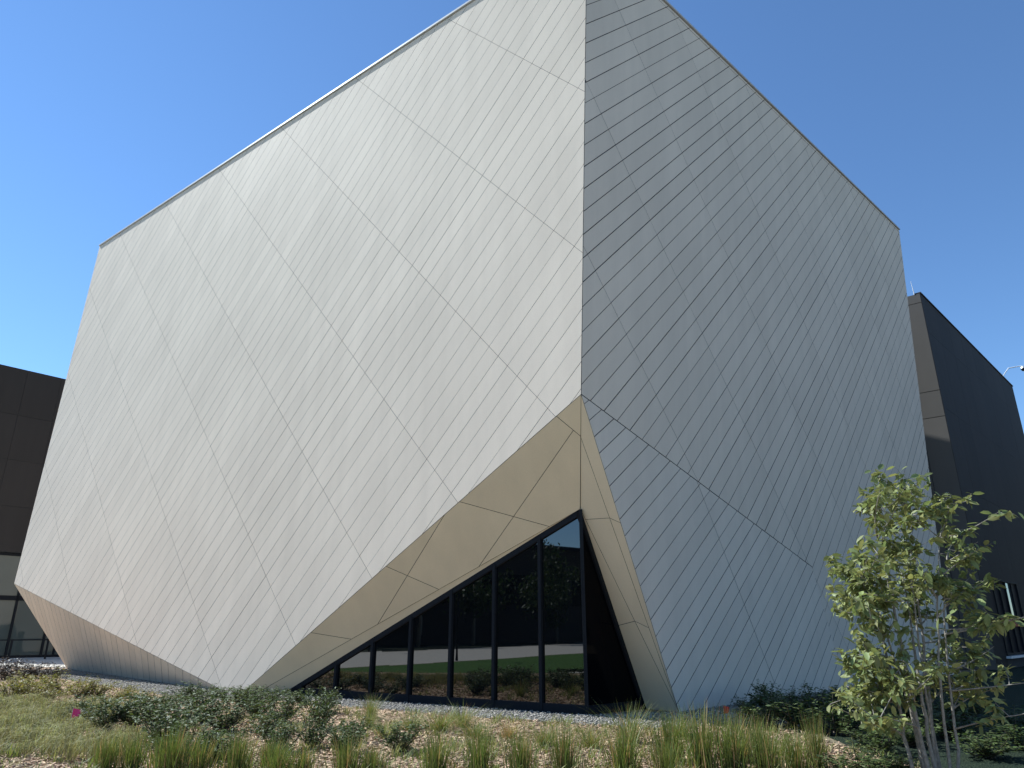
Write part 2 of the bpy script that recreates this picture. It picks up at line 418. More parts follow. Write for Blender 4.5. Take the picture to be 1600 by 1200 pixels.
# large smooth soffit and reveal panels, laid out by their corner points
def P2(a, b, t): return a + (b - a) * t
KB = P2(B, GL, 0.36)
def cells(name, pts3, polys, gap=0.012, toward=(0, 0, 1.6)):
    n = plane_of(*pts3[:3], toward=toward); u, v = basis(n) if abs(n[2]) < 0.999 else (V(1, 0, 0), V(0, 1, 0))
    back = link(name, mesh(name, [p - n * (THICK + 0.006) - ORG for p in pts3], [tuple(range(len(pts3)))], M['joint']), museum)
    for poly in polys:
        q = inset([V((p - pts3[0]) @ u, (p - pts3[0]) @ v) for p in poly], gap / 2)
        if len(q) < 3: continue
        s = slab(q, pts3[0], u, v, n)
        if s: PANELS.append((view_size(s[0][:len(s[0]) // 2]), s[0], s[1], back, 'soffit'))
    return back
E1 = lambda t: P2(V0, B, t)          # outer edge, corner to ground
E2 = lambda t: P2(W0, KB, t)         # inner edge, along the window head
ED = lambda t: P2(V0, W0, t)         # vertical fold between soffit and reveal
ns_ = plane_of(V0, W0, KB)
def onS(a, b, t): return P2(a, b, t)
x1 = E1(0.058); y1 = ED(0.36)
j2a = P2(x1, y1, 0.70); j2b = E2(0.27)
j3a = E1(0.305); j3b = E2(0.078)
def isect(a, b, c, d):
    A = np.array([b - a, -(d - c)]).T
    s, *_ = np.linalg.lstsq(A, c - a, rcond=None); return a + (b - a) * s[0]
X23 = isect(j2a, j2b, j3a, j3b)
j4a = E1(0.345); j4b = E2(0.575)
j5a = E1(0.515); j5b = E2(0.385)
X45 = isect(j4a, j4b, j5a, j5b)
j6a = E1(0.755); j6b = E2(0.66)
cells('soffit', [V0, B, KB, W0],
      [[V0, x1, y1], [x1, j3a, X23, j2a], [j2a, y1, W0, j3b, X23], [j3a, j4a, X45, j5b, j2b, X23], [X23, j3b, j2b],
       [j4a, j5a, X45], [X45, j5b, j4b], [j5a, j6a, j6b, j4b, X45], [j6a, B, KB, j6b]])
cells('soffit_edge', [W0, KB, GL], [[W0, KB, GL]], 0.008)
r1 = ED(0.37)
q1a, q1b, q1c = P2(V0, Q, 0.41), P2(r1, Q, 0.30), P2(W0, Q, 0.055)
q2b, q2c, q2d = P2(r1, Q, 0.70), P2(W0, Q, 0.565), P2(W0, GRr, 0.585)
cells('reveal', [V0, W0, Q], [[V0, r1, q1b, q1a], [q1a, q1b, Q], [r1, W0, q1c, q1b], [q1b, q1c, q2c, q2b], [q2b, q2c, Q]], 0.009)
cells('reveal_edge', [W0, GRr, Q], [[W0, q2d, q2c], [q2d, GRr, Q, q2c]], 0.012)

PANELS.sort(key=lambda t: -t[0])
rest = {}
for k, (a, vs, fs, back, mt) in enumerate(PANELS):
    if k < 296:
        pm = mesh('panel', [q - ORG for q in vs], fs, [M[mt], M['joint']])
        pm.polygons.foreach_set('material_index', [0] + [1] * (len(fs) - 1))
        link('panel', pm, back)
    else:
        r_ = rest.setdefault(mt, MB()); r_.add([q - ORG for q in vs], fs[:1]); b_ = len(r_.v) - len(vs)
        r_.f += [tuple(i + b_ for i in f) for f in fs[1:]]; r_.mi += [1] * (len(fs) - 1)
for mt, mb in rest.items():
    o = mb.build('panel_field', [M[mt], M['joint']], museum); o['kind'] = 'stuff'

# roof and hidden back of the volume (closes it for light)
bk = V(-0.62, 0.78, 0) * 0
BKL = TL + V(3.5, 9.0, 0); BKR = R + V(-7.5, 9.5, 0)
mb = MB()
roofz = V(0, 0, -0.12)
rp = [p + roofz for p in (T, R, BKR, BKL, TL)]
mb.add([p - ORG for p in rp], [(0, 1, 2, 3, 4)])
mb.build('roof', M['joint'], museum)
mb = MB()
ptsb = [TL, BKL, V(BKL[0], BKL[1], 0), L, BL]
mb.add([p - ORG + V(.03, .03, -0.02) for p in ptsb], [(0, 1, 2, 3, 4)])
ptsb = [R, BKR, V(BKR[0], BKR[1], 0), RG]
mb.add([p - ORG + V(-.05, .03, -0.02) for p in ptsb], [(0, 1, 2, 3)])
ptsb = [BKL, BKR, V(BKR[0], BKR[1], 0), V(BKL[0], BKL[1], 0)]
mb.add([p - ORG for p in ptsb], [(0, 1, 2, 3)])
mb.build('rear_wall', M['panel'], museum)
for a, b, n in ((T, TL, plane_of(T, TL, V0)), (T, R, nr)):
    nn = V(n[0], n[1], 0); nn /= np.linalg.norm(nn)
    mb = MB(); d = (b - a) / np.linalg.norm(b - a)
    mb.bar(a + nn * -0.12 + V(0, 0, 0.06) - ORG, b + nn * -0.12 + V(0, 0, 0.045) - ORG, 0.34, 0.065)
    mb.build('coping', M['coping'], museum)

# corner window
def window_wall(a, b, gm, nm, count, first, org=ORG):
    """vertical triangle of glass from corner a (height H) down to b on the ground"""
    d = b - a; ln = np.linalg.norm(d); d = d / ln
    n = V(d[1], -d[0], 0)
    if n @ (CAMP - a) < 0: n = -n
    H = W0[2]
    top = lambda s: max(H * (1 - s / ln), 0)
    fr = MB(); fr.bar(a + V(0, 0, .09) - n * .05 - org, b + V(0, 0, .09) - n * .05 - org, 0.10, 0.17)
    win = fr.build(nm, M['frame'], museum)
    hd = MB(); hd.bar(a + V(0, 0, H - .06) - n * .045 - org, b + V(0, 0, -.06) - n * .045 - org, 0.09, 0.12, up=(0, 0, 1))
    hd.build('head_frame', M['frame'], win)
    cuts = [0.0] + [first + 1.21 * k for k in range(count)]
    cuts = [c for c in cuts if c < ln - 0.35] + [ln]
    for i in range(len(cuts) - 1):
        s0, s1 = cuts[i] + .03, cuts[i+1] - .03
        z0, z1 = top(s0) - .05, top(s1) - .05
        p = [a + d * s0 + V(0, 0, .1), a + d * s1 + V(0, 0, .1), a + d * s1 + V(0, 0, max(z1, .11)), a + d * s0 + V(0, 0, max(z0, .12))]
        p = [q - n * (.055 + rnd.uniform(0, .002)) - org for q in p]
        tl_ = rnd.uniform(-.0015, .0015)
        p[2] = p[2] + n * tl_; p[3] = p[3] + n * tl_
        bkp = [q - n * .02 for q in p]
        link('pane', mesh('pane', p + bkp, [(0, 1, 2, 3), (7, 6, 5, 4), (0, 4, 5, 1), (1, 5, 6, 2), (2, 6, 7, 3), (3, 7, 4, 0)], M[gm]), win)
        if i > 0:
            mm = MB(); q = a + d * cuts[i]
            mm.bar(q + V(0, 0, .02) - n * .03 - org, q + V(0, 0, top(cuts[i]) - .03) - n * .03 - org, 0.075, 0.09, up=tuple(n))
            mm.build('mullion', M['frame'], win)
    return win
window_wall(G0, GL, 'glass', 'corner_window', 8, 1.06)
window_wall(G0, GRr, 'glass_side', 'corner_window', 0, 1.0)
mb = MB(); mb.bar(G0 + V(0, -.03, .02) - ORG, W0 + V(0, -.03, -.02) - ORG, .07, .07)
mb.build('corner_post', M['frame'], museum)

# ------------------------------------------------------------------ dark wings
def grid_wall(parent, org, a, d, n, length, zs, ys, mat, gap=0.012, thick=0.03, skip=None, lean=0):
    """flat wall split into panel parts on a grid of heights zs and distances ys"""
    for i in range(len(ys) - 1):
        for j in range(len(zs) - 1):
            if skip and skip(i, j): continue
            s0, s1, z0, z1 = ys[i] + gap/2, ys[i+1] - gap/2, zs[j] + gap/2, zs[j+1] - gap/2
            dz = rnd.uniform(0, .003)
            fr = [a + d * s0 + V(0, 0, z0), a + d * s1 + V(0, 0, z0), a + d * s1 + V(0, 0, z1), a + d * s0 + V(0, 0, z1)]
            fr = [q + n * dz for q in fr]; bkk = [q - n * (thick + dz) for q in fr]
            link('panel', mesh('panel', [q - org for q in fr + bkk], [(0, 1, 2, 3), (0, 4, 5, 1), (1, 5, 6, 2), (2, 6, 7, 3), (3, 7, 4, 0)], mat), parent)

# right wing
DR = V(20.60, 32.40, 0); ZR = 17.70
az = RAD(44.6); d1 = V(math.sin(az), math.cos(az), 0); n1 = V(d1[1], -d1[0], 0)
az = RAD(-50); d2 = V(math.sin(az), math.cos(az), 0); n2 = V(-d2[1], d2[0], 0); n2 = n2 if n2 @ (CAMP - DR) > 0 else -n2
wing = thing('dark_building', 'charcoal clad wing with a sharp roof corner behind the right end of the pale museum', 'building', tuple(DR))
E_ = DR + d1 * 20.5; F_ = E_ - n1 * 9; H_ = DR + d2 * 9
mb = MB()
ins = 0.036
base = [DR - n1 * ins - n2 * ins, E_ - n1 * ins, F_, H_ - n2 * ins]
mb.add([p - DR for p in base] + [p + V(0, 0, ZR - .03) - DR for p in base], [(0, 1, 5, 4), (1, 2, 6, 5), (2, 3, 7, 6), (3, 0, 4, 7), (4, 5, 6, 7)])
mb.build('wall', M['joint'], wing)
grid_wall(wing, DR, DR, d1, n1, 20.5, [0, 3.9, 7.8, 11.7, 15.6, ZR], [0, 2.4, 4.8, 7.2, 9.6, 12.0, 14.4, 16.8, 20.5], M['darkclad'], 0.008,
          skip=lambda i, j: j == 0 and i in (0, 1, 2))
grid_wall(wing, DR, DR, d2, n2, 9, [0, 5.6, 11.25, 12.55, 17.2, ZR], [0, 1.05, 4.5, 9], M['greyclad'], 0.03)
# ground floor window in the right wing
mb = MB(); q0 = DR + d1 * 2.0
grid = [(0.0, 2.0), (2.0, 7.2)]
link('panel', mesh('panel', [p - DR for p in (DR + d1 * .0, DR + d1 * 2.0, DR + d1 * 2.0 + V(0, 0, 3.9), DR + V(0, 0, 3.9))], [(0, 1, 2, 3)], M['darkclad']), wing)
fr = MB()
for s in (2.05, 3.3, 4.55, 5.8, 7.1): fr.bar(DR + d1 * s + V(0, 0, .55) - DR, DR + d1 * s + V(0, 0, 3.85) - DR, .09, .1, up=tuple(n1))
for z in (.6, 2.2, 3.85): fr.bar(DR + d1 * 2.05 + V(0, 0, z) - DR, DR + d1 * 7.1 + V(0, 0, z) - DR, .1, .09)
wf = fr.build('window', M['frame'], wing)
for k, (s0, s1) in enumerate(((2.1, 3.25), (3.35, 4.5), (4.6, 5.75), (5.85, 7.05))):
    for z0, z1 in ((.66, 2.15), (2.26, 3.8)):
        p = [DR + d1 * s0 + V(0, 0, z0), DR + d1 * s1 + V(0, 0, z0), DR + d1 * s1 + V(0, 0, z1), DR + d1 * s0 + V(0, 0, z1)]
        link('pane', mesh('pane', [q - n1 * .02 - DR for q in p], [(0, 1, 2, 3)], M['glass_far' if k == 2 and z0 > 2 else 'frame']), wf)
mb = MB(); mb.bar(DR + d1 * 1.9 + n1 * .08 + V(0, 0, .47) - DR, DR + d1 * 7.3 + n1 * .08 + V(0, 0, .47) - DR, .22, .1); mb.build('sill', M['white'], wf)
mb = MB(); mb.bar(DR + d1 * 2.3 + n1 * .03 + V(0, 0, 1.95) - DR, DR + d1 * 5.7 + n1 * .03 + V(0, 0, 1.95) - DR, .02, .34); mb.build('spandrel', M['orange'], wf)
mb = MB(); mb.bar(DR - d1 * .0 + V(0, 0, ZR + .03) - n1 * .1 - DR, E_ + V(0, 0, ZR + .03) - n1 * .1 - DR, .3, .06); mb.build('coping', M['darkclad'], wing)

# security camera on the wing's roof edge
sc = DR + d1 * 17.7 + V(0, 0, ZR + .06)
scam = thing('security_camera', 'small dome security camera on a bent white bracket at the dark roof edge', 'security camera', tuple(sc))
mb = MB(); mb.tube([(0, 0, 0), (d1[0] * .5 + n1[0] * .35, d1[1] * .5 + n1[1] * .35, .62), (d1[0] * .7 + n1[0] * 1.0, d1[1] * .7 + n1[1] * 1.0, .66), (d1[0] * .7 + n1[0] * 1.15, d1[1] * .7 + n1[1] * 1.15, .60)], [.035] * 4, 6)
mb.build('bracket', M['white'], scam)
dm = V(*(d1 * .7 + n1 * 1.15)) + V(0, 0, .44)
def dome(mb, c, r, z0, z1, mi=0, n=12, m=6):
    rings = []
    for i in range(m + 1):
        ph = z0 + (z1 - z0) * i / m
        rings.append([(c[0] + r * math.cos(ph) * math.cos(t), c[1] + r * math.cos(ph) * math.sin(t), c[2] + r * math.sin(ph)) for t in (2 * math.pi * k / n for k in range(n))])
    mb.add([p for q in rings for p in q], [(i*n+k, i*n+(k+1) % n, (i+1)*n+(k+1) % n, (i+1)*n+k) for i in range(m) for k in range(n)], mi)
mb = MB(); dome(mb, dm, .20, 0, math.pi / 2); mb.build('housing', M['steel'], scam, True)
mb = MB(); dome(mb, dm, .185, -math.pi / 2, 0.02); mb.build('lens_dome', M['lens'], scam, True)
ar = DR + d2 * .25 + V(0, 0, ZR - .01)
mb = MB(); mb.tube([(0, 0, 0), (-.02, 0, .35), (-.05, 0, .75)], [.022, .016, .008], 6)
tag(mb.build('air_terminal', M['white'], None, False, (0, 0, 0), tuple(ar)), 'thin pale lightning rod on the roof corner of the right dark wing', 'lightning rod')

# left wing
DL = V(-30.79, 45.77, 0); az = RAD(41); e1 = V(math.sin(az), math.cos(az), 0); m1 = V(e1[1], -e1[0], 0)
A0 = DL - e1 * 4; ZL = 17.9; LEN = 24
lw = thing('dark_building', 'charcoal clad building over a tall glazed ground floor left of the pale museum', 'building', tuple(DL))
mb = MB(); c0, c1 = A0 - m1 * .04, A0 + e1 * LEN - m1 * .04
c2, c3 = c1 - m1 * 14, c0 - m1 * 14
mb.add([p + V(0, 0, 6.2) - DL for p in (c0, c1, c2, c3)] + [p + V(0, 0, ZL - .02) - DL for p in (c0, c1, c2, c3)], [(0, 1, 5, 4), (1, 2, 6, 5), (2, 3, 7, 6), (3, 0, 4, 7), (4, 5, 6, 7), (3, 2, 1, 0)])
i0, i1 = c0 - m1 * 5, c1 - m1 * 5
mb.add([p - DL for p in (i0, i1)] + [p + V(0, 0, 6.2) - DL for p in (i1, i0)], [(0, 1, 2, 3)])
mb.build('wall', M['joint'], lw)
grid_wall(lw, DL, A0, e1, m1, LEN, [6.22, 9.0, 11.9, 14.8, ZL], [2.0 * k for k in range(13)], M['darkclad'], 0.014)
fr = MB()
W_ = [0.1, 2.2, 4.3, 6.2] + [6.9 + 0.75 * k for k in range(22)]
for s in W_: fr.bar(A0 + e1 * s - m1 * .25 - DL, A0 + e1 * s - m1 * .25 + V(0, 0, 6.2) - DL, (.13 if s < 6.5 else .08), .16, up=tuple(m1))
for z, h in ((.08, .16), (3.5, .28), (6.1, .16)): fr.bar(A0 + e1 * .1 - m1 * .25 + V(0, 0, z) - DL, A0 + e1 * LEN - m1 * .25 + V(0, 0, z) - DL, .16, h)
gw = fr.build('glazing', M['frame'], lw)
for k in range(len(W_) - 1):
    for z0, z1 in ((.16, 3.36), (3.64, 6.02)):
        p = [A0 + e1 * (W_[k] + .06) + V(0, 0, z0), A0 + e1 * (W_[k+1] - .06) + V(0, 0, z0), A0 + e1 * (W_[k+1] - .06) + V(0, 0, z1), A0 + e1 * (W_[k] + .06) + V(0, 0, z1)]
        link('pane', mesh('pane', [q - m1 * (.25 + rnd.uniform(0, .01)) - DL for q in p], [(0, 1, 2, 3)], M['glass_far']), gw)

# railing and bollard sign on the pavement at the left
rl = DL + m1 * 3.2 - e1 * 6
rail = thing('railing', 'black metal railing along the pavement before the left glazed wall', 'railing', tuple(rl))
mb = MB(); mb.bar((0, 0, 1.08), tuple(e1 * 13 + V(0, 0, 1.08)), .06, .07); mb.build('handrail', M['frame'], rail)
mb = MB(); mb.bar((0, 0, .22), tuple(e1 * 13 + V(0, 0, .22)), .05, .05); mb.build('bottom_rail', M['frame'], rail)
for k in range(8):
    mb = MB(); q = e1 * (k * 1.85); mb.bar(tuple(q), tuple(q + V(0, 0, 1.12)), .09, .09, up=tuple(m1)); mb.build('post', M['frame'], rail)
bs = DL + m1 * 4.6 + e1 * 2.3
bol = thing('door_post', 'black access post with a small white notice beside the left railing', 'post', tuple(bs))
mb = MB(); mb.bar((0, 0, 0), (0, 0, 1.55), .34, .18, up=tuple(m1)); mb.build('post_body', M['frame'], bol)
mb = MB(); q = m1 * .1; mb.bar(tuple(q + V(0, 0, 1.17)), tuple(q + V(0, 0, 1.42)), .26, .02, up=tuple(m1)); mb.build('notice', M['white'], bol)

# ------------------------------------------------------------------ scattered ground cover
rng = np.random.default_rng(11)
def inside(poly, x, y):
    c = np.zeros(len(x), bool); n = len(poly)
    for i in range(n):
        x0, y0 = poly[i]; x1, y1 = poly[(i+1) % n]
        m = ((y0 > y) != (y1 > y)) & (x < (x1 - x0) * (y - y0) / (y1 - y0 + 1e-12) + x0)
        c ^= m
    return c

def scatter_mesh(name, tmpl_v, tmpl_f, pos, scl, rot, mat, loc=(0, 0, 0)):
    """many small pieces joined into one mesh; rot = (yaw, pitch, roll) arrays"""
    tv = np.array(tmpl_v, float); k = len(tv); N = len(pos)
    v = tv[None] * scl[:, None, :]
    for ax, ang in ((0, rot[:, 2]), (1, rot[:, 1]), (2, rot[:, 0])):
        c, s = np.cos(ang)[:, None], np.sin(ang)[:, None]
        i, j = [(1, 2), (2, 0), (0, 1)][ax]
        a, b = v[:, :, i].copy(), v[:, :, j].copy()
        v[:, :, i] = a * c - b * s; v[:, :, j] = a * s + b * c
    v += pos[:, None, :]
    vs = v.reshape(-1, 3)
    m = bpy.data.meshes.new(name)
    fl = np.array([i for f in tmpl_f for i in f]); cnt = np.array([len(f) for f in tmpl_f])
    loops = (fl[None] + (np.arange(N) * k)[:, None]).reshape(-1)
    tot = np.tile(cnt, N); start = np.concatenate([[0], np.cumsum(tot)[:-1]])
    m.vertices.add(len(vs)); m.vertices.foreach_set('co', vs.reshape(-1))
    m.loops.add(len(loops)); m.loops.foreach_set('vertex_index', loops.astype(np.int32))
    m.polygons.add(len(tot)); m.polygons.foreach_set('loop_start', start.astype(np.int32)); m.polygons.foreach_set('loop_total', tot.astype(np.int32))
    m.materials.append(mat); m.update(calc_edges=True); m.validate()
    return m

OCT_V = [(1, 0, 0), (-.9, .1, 0), (.1, .8, .1), (-.1, -.85, 0), (.1, 0, .7), (0, .1, -.6)]
OCT_F = [(0, 2, 4), (2, 1, 4), (1, 3, 4), (3, 0, 4), (2, 0, 5), (1, 2, 5), (3, 1, 5), (0, 3, 5)]
BOX_V = [(-1, -1, -1), (1, -.7, -1), (.9, 1, -1), (-1, .8, -1), (-1, -1, 1), (1, -.7, 1), (.9, 1, 1), (-1, .8, 1)]
BOX_F = [(0, 3, 2, 1), (4, 5, 6, 7), (0, 1, 5, 4), (1, 2, 6, 5), (2, 3, 7, 6), (3, 0, 4, 7)]

GPOLY = GR + [(9.0, 21.6), (3.5, 16.05), (1.55, 15.4), (-6.2, 20.4), (-8, 21.2), (-19.4, 33.3), (-20.6, 32)]
def pts_in(poly, n, zlo=0.0, zhi=0.0, wt=None):
    a = np.array(poly); lo, hi = a.min(0), a.max(0); out = []
    while sum(len(o) for o in out) < n:
        x = rng.uniform(lo[0], hi[0], 4 * n); y = rng.uniform(lo[1], hi[1], 4 * n)
        ok = inside(poly, x, y)
        if wt is not None: ok &= rng.uniform(0, 1, len(x)) < wt(x, y)
        out.append(np.stack([x[ok], y[ok]], 1))
    p = np.concatenate(out)[:n]
    return np.concatenate([p, rng.uniform(zlo, zhi, (n, 1))], 1)

near = lambda x, y: np.clip((11.0 / np.maximum(y, 6)) ** 2, 0, 1)
N = 17000
p = pts_in(GPOLY, N, 0.005, 0.03)
s = rng.uniform(.014, .034, (N, 1)) * rng.uniform(.75, 1.25, (N, 3)); s[:, 2] *= .8
r = rng.uniform(-3.14, 3.14, (N, 3)); r[:, 1:] *= .2
tag(link('gravel_stones', scatter_mesh('gravel_stones', OCT_V, OCT_F, p, s, r, M['stone'])), 'pale pebbles of the gravel strip at the museum base', 'gravel', kind='stuff')
N = 26000
VIEWBED = [(-9.5, 10), (-7.5, 8.6), (-2, 8.2), (5, 8.2), (4.8, 12.6), (5.2, 16.2), (3.6, 14.1), (2.8, 13.3), (1.9, 13.75), (-1.3, 15.6), (-3.9, 17.4), (-7, 18.6), (-10, 21), (-16.5, 27.3), (-20, 31), (-22, 27)]
p = pts_in(VIEWBED, N, 0.003, 0.028, near)
s = np.stack([rng.uniform(.018, .06, N), rng.uniform(.006, .016, N), rng.uniform(.003, .006, N)], 1)
r = np.stack([rng.uniform(-3.14, 3.14, N), rng.normal(0, .28, N), rng.normal(0, .4, N)], 1)
tag(link('mulch_chips', scatter_mesh('mulch_chips', BOX_V, BOX_F, p, s, r, M['chip'])), 'brown shredded wood mulch covering the planting bed', 'mulch', kind='stuff')

# ------------------------------------------------------------------ plants
LEAF6_V = [(0, 0, 0), (.28, .20, .05), (.28, -.20, .05), (.68, .19, .04), (.68, -.19, .04), (1, 0, -.06), (.3, 0, -.0), (.68, 0, -.02)]
LEAF6_F = [(0, 2, 6), (0, 6, 1), (6, 2, 4, 7), (1, 6, 7, 3), (7, 4, 5), (3, 7, 5)]
DIA_V = [(0, 0, 0), (.5, .26, .06), (1, 0, -.05), (.5, -.26, .06)]
DIA_F = [(0, 3, 2), (0, 2, 1)]

def shrub_data(name, seed, nstem, nleaf, lf, spread=1.0, upright=0.6, mat='shrub'):
    """bushy shrub about 1 wide and 1 high: leafy stems fanning from the base"""
    g = np.random.default_rng(seed)
    stem = MB(); pos, rot, scl = [], [], []
    for i in range(nstem):
        a = g.uniform(0, 6.28); lean = .58 * math.sqrt(g.uniform(0, 1)) * spread; h = g.uniform(.45, 1.0) * (1.1 - .55 * lean)
        b = V(g.normal(0, .07), g.normal(0, .07), 0)
        tip = V(math.cos(a) * lean, math.sin(a) * lean, h)
        mid = b + (tip - b) * .5 + V(math.cos(a), math.sin(a), 0) * .04
        stem.tube([b, mid, tip], [.010, .007, .003], 4, cap=False)
        k = nleaf // nstem
        for j in range(k):
            t = g.uniform(.1, 1.03) ** .75
            q = (1 - t) ** 2 * b + 2 * t * (1 - t) * mid + t * t * tip + g.normal(0, .035, 3)
            q[2] = max(q[2], .02)
            pos.append(q); yaw = g.uniform(0, 6.28)
            rot.append((yaw, -g.uniform(-.2, 1.1) * upright, g.normal(0, .5))); sc = lf * g.uniform(.6, 1.25); scl.append((sc, sc, sc))
    return (stem.data(name + '_stem', M['twig']), scatter_mesh(name + '_leaf', DIA_V, DIA_F, np.array(pos), np.array(scl), np.array(rot), M[mat]))

def place_shrub(name, label, cat, group, data, x, y, w, h, rz):
    o = thing(name, label, cat, (x, y, 0), rz, group)
    link('stems', data[0], o, scale=(w, w, h)); link('foliage', data[1], o, scale=(w, w, h))
    return o

ORD = ['leftmost', 'second', 'third', 'fourth', 'fifth', 'sixth', 'seventh', 'eighth', 'ninth', 'tenth', 'eleventh', 'twelfth', 'thirteenth', 'fourteenth', 'fifteenth', 'sixteenth', 'seventeenth', 'eighteenth', 'nineteenth', 'twentieth', 'twenty-first', 'twenty-second', 'twenty-third', 'twenty-fourth', 'twenty-fifth', 'twenty-sixth']
def ordinal(i): return ORD[i] if i == 0 else ORD[i] + ' from left'

DARK = [(-7.83,14.28,0.71,0.50),(-6.81,13.15,0.78,0.65),(-6.59,13.56,0.92,0.66),(-6.63,14.47,0.83,0.63),(-5.17,11.61,0.89,0.67),(-5.39,12.61,0.72,0.60),(-4.47,10.76,0.82,0.51),(-5.61,14.28,0.94,0.67),(-4.76,12.99,0.85,0.61),(-3.76,10.26,0.67,0.48),(-5.02,15.29,0.84,0.56),(-4.00,12.61,0.58,0.46),(-4.20,14.28,0.72,0.65),(-3.25,11.03,0.61,0.50),(-5.93,17.14,0.79,0.47),(-5.62,18.16,0.66,0.41),(-3.28,13.39,0.60,0.72),(-3.84,15.86,0.64,0.57),(-2.84,11.31,0.51,0.51),(-2.26,10.76,0.58,0.48),(-2.37,11.92,0.48,0.43),(-1.56,11.03,0.64,0.49),(-4.86,17.86,0.65,0.36),(-7.38,19.33,0.72,0.32),(-6.55,18.98,0.88,0.39),(-7.36,17.86,1.01,0.51),(-7.25,16.47,0.79,0.39)]
sv = [shrub_data('shrub', 20 + k, 30, 1150, .085) for k in range(5)]
rows = {'back row, nearest the pale wall': [d for d in DARK if d[1] > 15.0], 'middle row of the bed': [d for d in DARK if 12.3 < d[1] <= 15.0], 'front row behind the reeds': [d for d in DARK if d[1] <= 12.3]}
for rn, ds in rows.items():
    for i, (x, y, w, h) in enumerate(sorted(ds, key=lambda d: d[0] / d[1])):
        place_shrub('shrub', 'dark green glossy shrub, %s in the %s' % (ordinal(i), rn), 'shrub', 'dark green shrubs in the bed', sv[rnd.randrange(5)], x, y, w * 1.05, h * 1.0, rnd.uniform(0, 6.28))
YEL = [(-12.09,18.64,1.16,0.68),(-12.10,19.50,1.00,0.60),(-12.02,20.45,1.24,0.72),(-10.89,19.50,0.97,0.58),(-10.69,19.87,0.89,0.49),(-9.81,19.50,0.76,0.38),(-9.20,17.86,0.70,0.35),(-13.44,21.07,1.09,0.65),(-8.77,18.16,0.70,0.39),(-10.94,18.16,0.92,0.46)]
yv = [shrub_data('yellow_shrub', 40 + k, 30, 950, .075, 1.0, .5, 'yellow') for k in range(3)]
for i, (x, y, w, h) in enumerate(sorted(YEL, key=lambda d: d[0] / d[1])):
    place_shrub('yellow_shrub', 'yellow green twiggy shrub, %s before the shaded lower facet' % ordinal(i), 'shrub', 'yellow green shrubs at the left', yv[i % 3], x, y, w, h * .9, rnd.uniform(0, 6.28))
BUR = [(-17.37,26.39,1.10,0.77),(-17.27,27.08,1.12,0.73),(-16.71,27.08,1.11,0.61),(-16.36,27.44,0.83,0.50),(-18.6,27.5,1.2,.75)]
bv = [shrub_data('burgundy_shrub', 50 + k, 26, 900, .085, 1.0, .5, 'burgundy') for k in range(2)]
for i, (x, y, w, h) in enumerate(sorted(BUR, key=lambda d: d[0] / d[1])):
    place_shrub('burgundy_shrub', 'dark burgundy shrub by the left pavement, %s of its row' % ordinal(i), 'shrub', 'burgundy shrubs by the pavement', bv[i % 2], x, y, w, h, rnd.uniform(0, 6.28))
SHADE = [(4.90,16.10,0.59,0.37),(5.33,16.22,0.60,0.67),(5.54,15.51,0.86,0.58),(6.11,15.51,0.87,0.66),(6.75,15.74,0.90,0.60),(4.92,13.39,1.00,0.62),(5.38,12.76,0.97,0.61),(7.39,15.74,0.91,0.53),(4.37,13.56,0.75,0.50),(6.2,13.6,1.0,.55),(7.3,14.2,1.0,.5),(8.6,17.5,1.0,.6),(9.6,18.4,1.1,.6),(5.9,11.6,.9,.45),(6.9,12.4,1.0,.5),(6.3,10.6,.8,.36),(7.4,11.2,1.0,.42),(8.2,12.8,1.0,.5),(8.6,15.0,1.1,.55),(5.1,11.0,.8,.42)]
for i, (x, y, w, h) in enumerate(sorted(SHADE, key=lambda d: d[0] / d[1])):
    place_shrub('shaded_shrub', 'dark shrub in the shade below the right wall, %s' % ordinal(i), 'shrub', 'shaded shrubs at the right wall', sv[i % 5], x, y, w * 1.1, h, rnd.uniform(0, 6.28))
for i, (x, y, w, h) in enumerate(((4.0, 9.25, .85, .33), (4.55, 9.35, .7, .3))):
    place_shrub('low_shrub', ['low leafy shrub left of the young tree trunks', 'low leafy shrub at the foot of the young tree'][i], 'shrub', None, sv[i + 1], x, y, w, h, i)

def blades_data(name, seed, n, mat, h=1.0, spread=.25, bend=.15, width=.012, base=.1, seg=3, dead=.14):
    g = np.random.default_rng(seed); mb = MB()
    for i in range(n):
        a = g.uniform(0, 6.28); rr = abs(g.normal(0, base)); b = V(math.cos(a) * rr, math.sin(a) * rr, 0)
        a2 = a + g.normal(0, .7); sp = abs(g.normal(0, spread)); hh = h * g.uniform(.45, 1.0); bd = g.uniform(0, bend)
        w = width * g.uniform(.6, 1.2); pa = a2 + 1.57 + g.normal(0, .5)
        px = V(math.cos(pa), math.sin(pa), 0) * w / 2; dr = V(math.cos(a2), math.sin(a2), 0)
        vs = []
        for k in range(seg + 1):
            t = k / seg
            c = b + dr * (sp * t * hh + bd * t * t * hh) + V(0, 0, hh * (t - bd * .7 * t * t))
            ww = (1 - t) ** .6 if k < seg else 0.05
            vs += [c - px * ww, c + px * ww]
        mb.add(vs, [(2*k, 2*k+1, 2*k+3, 2*k+2) for k in range(seg)], 1 if g.uniform() < dead else 0)
    return mb.data(name, [M[mat], M['dry']])

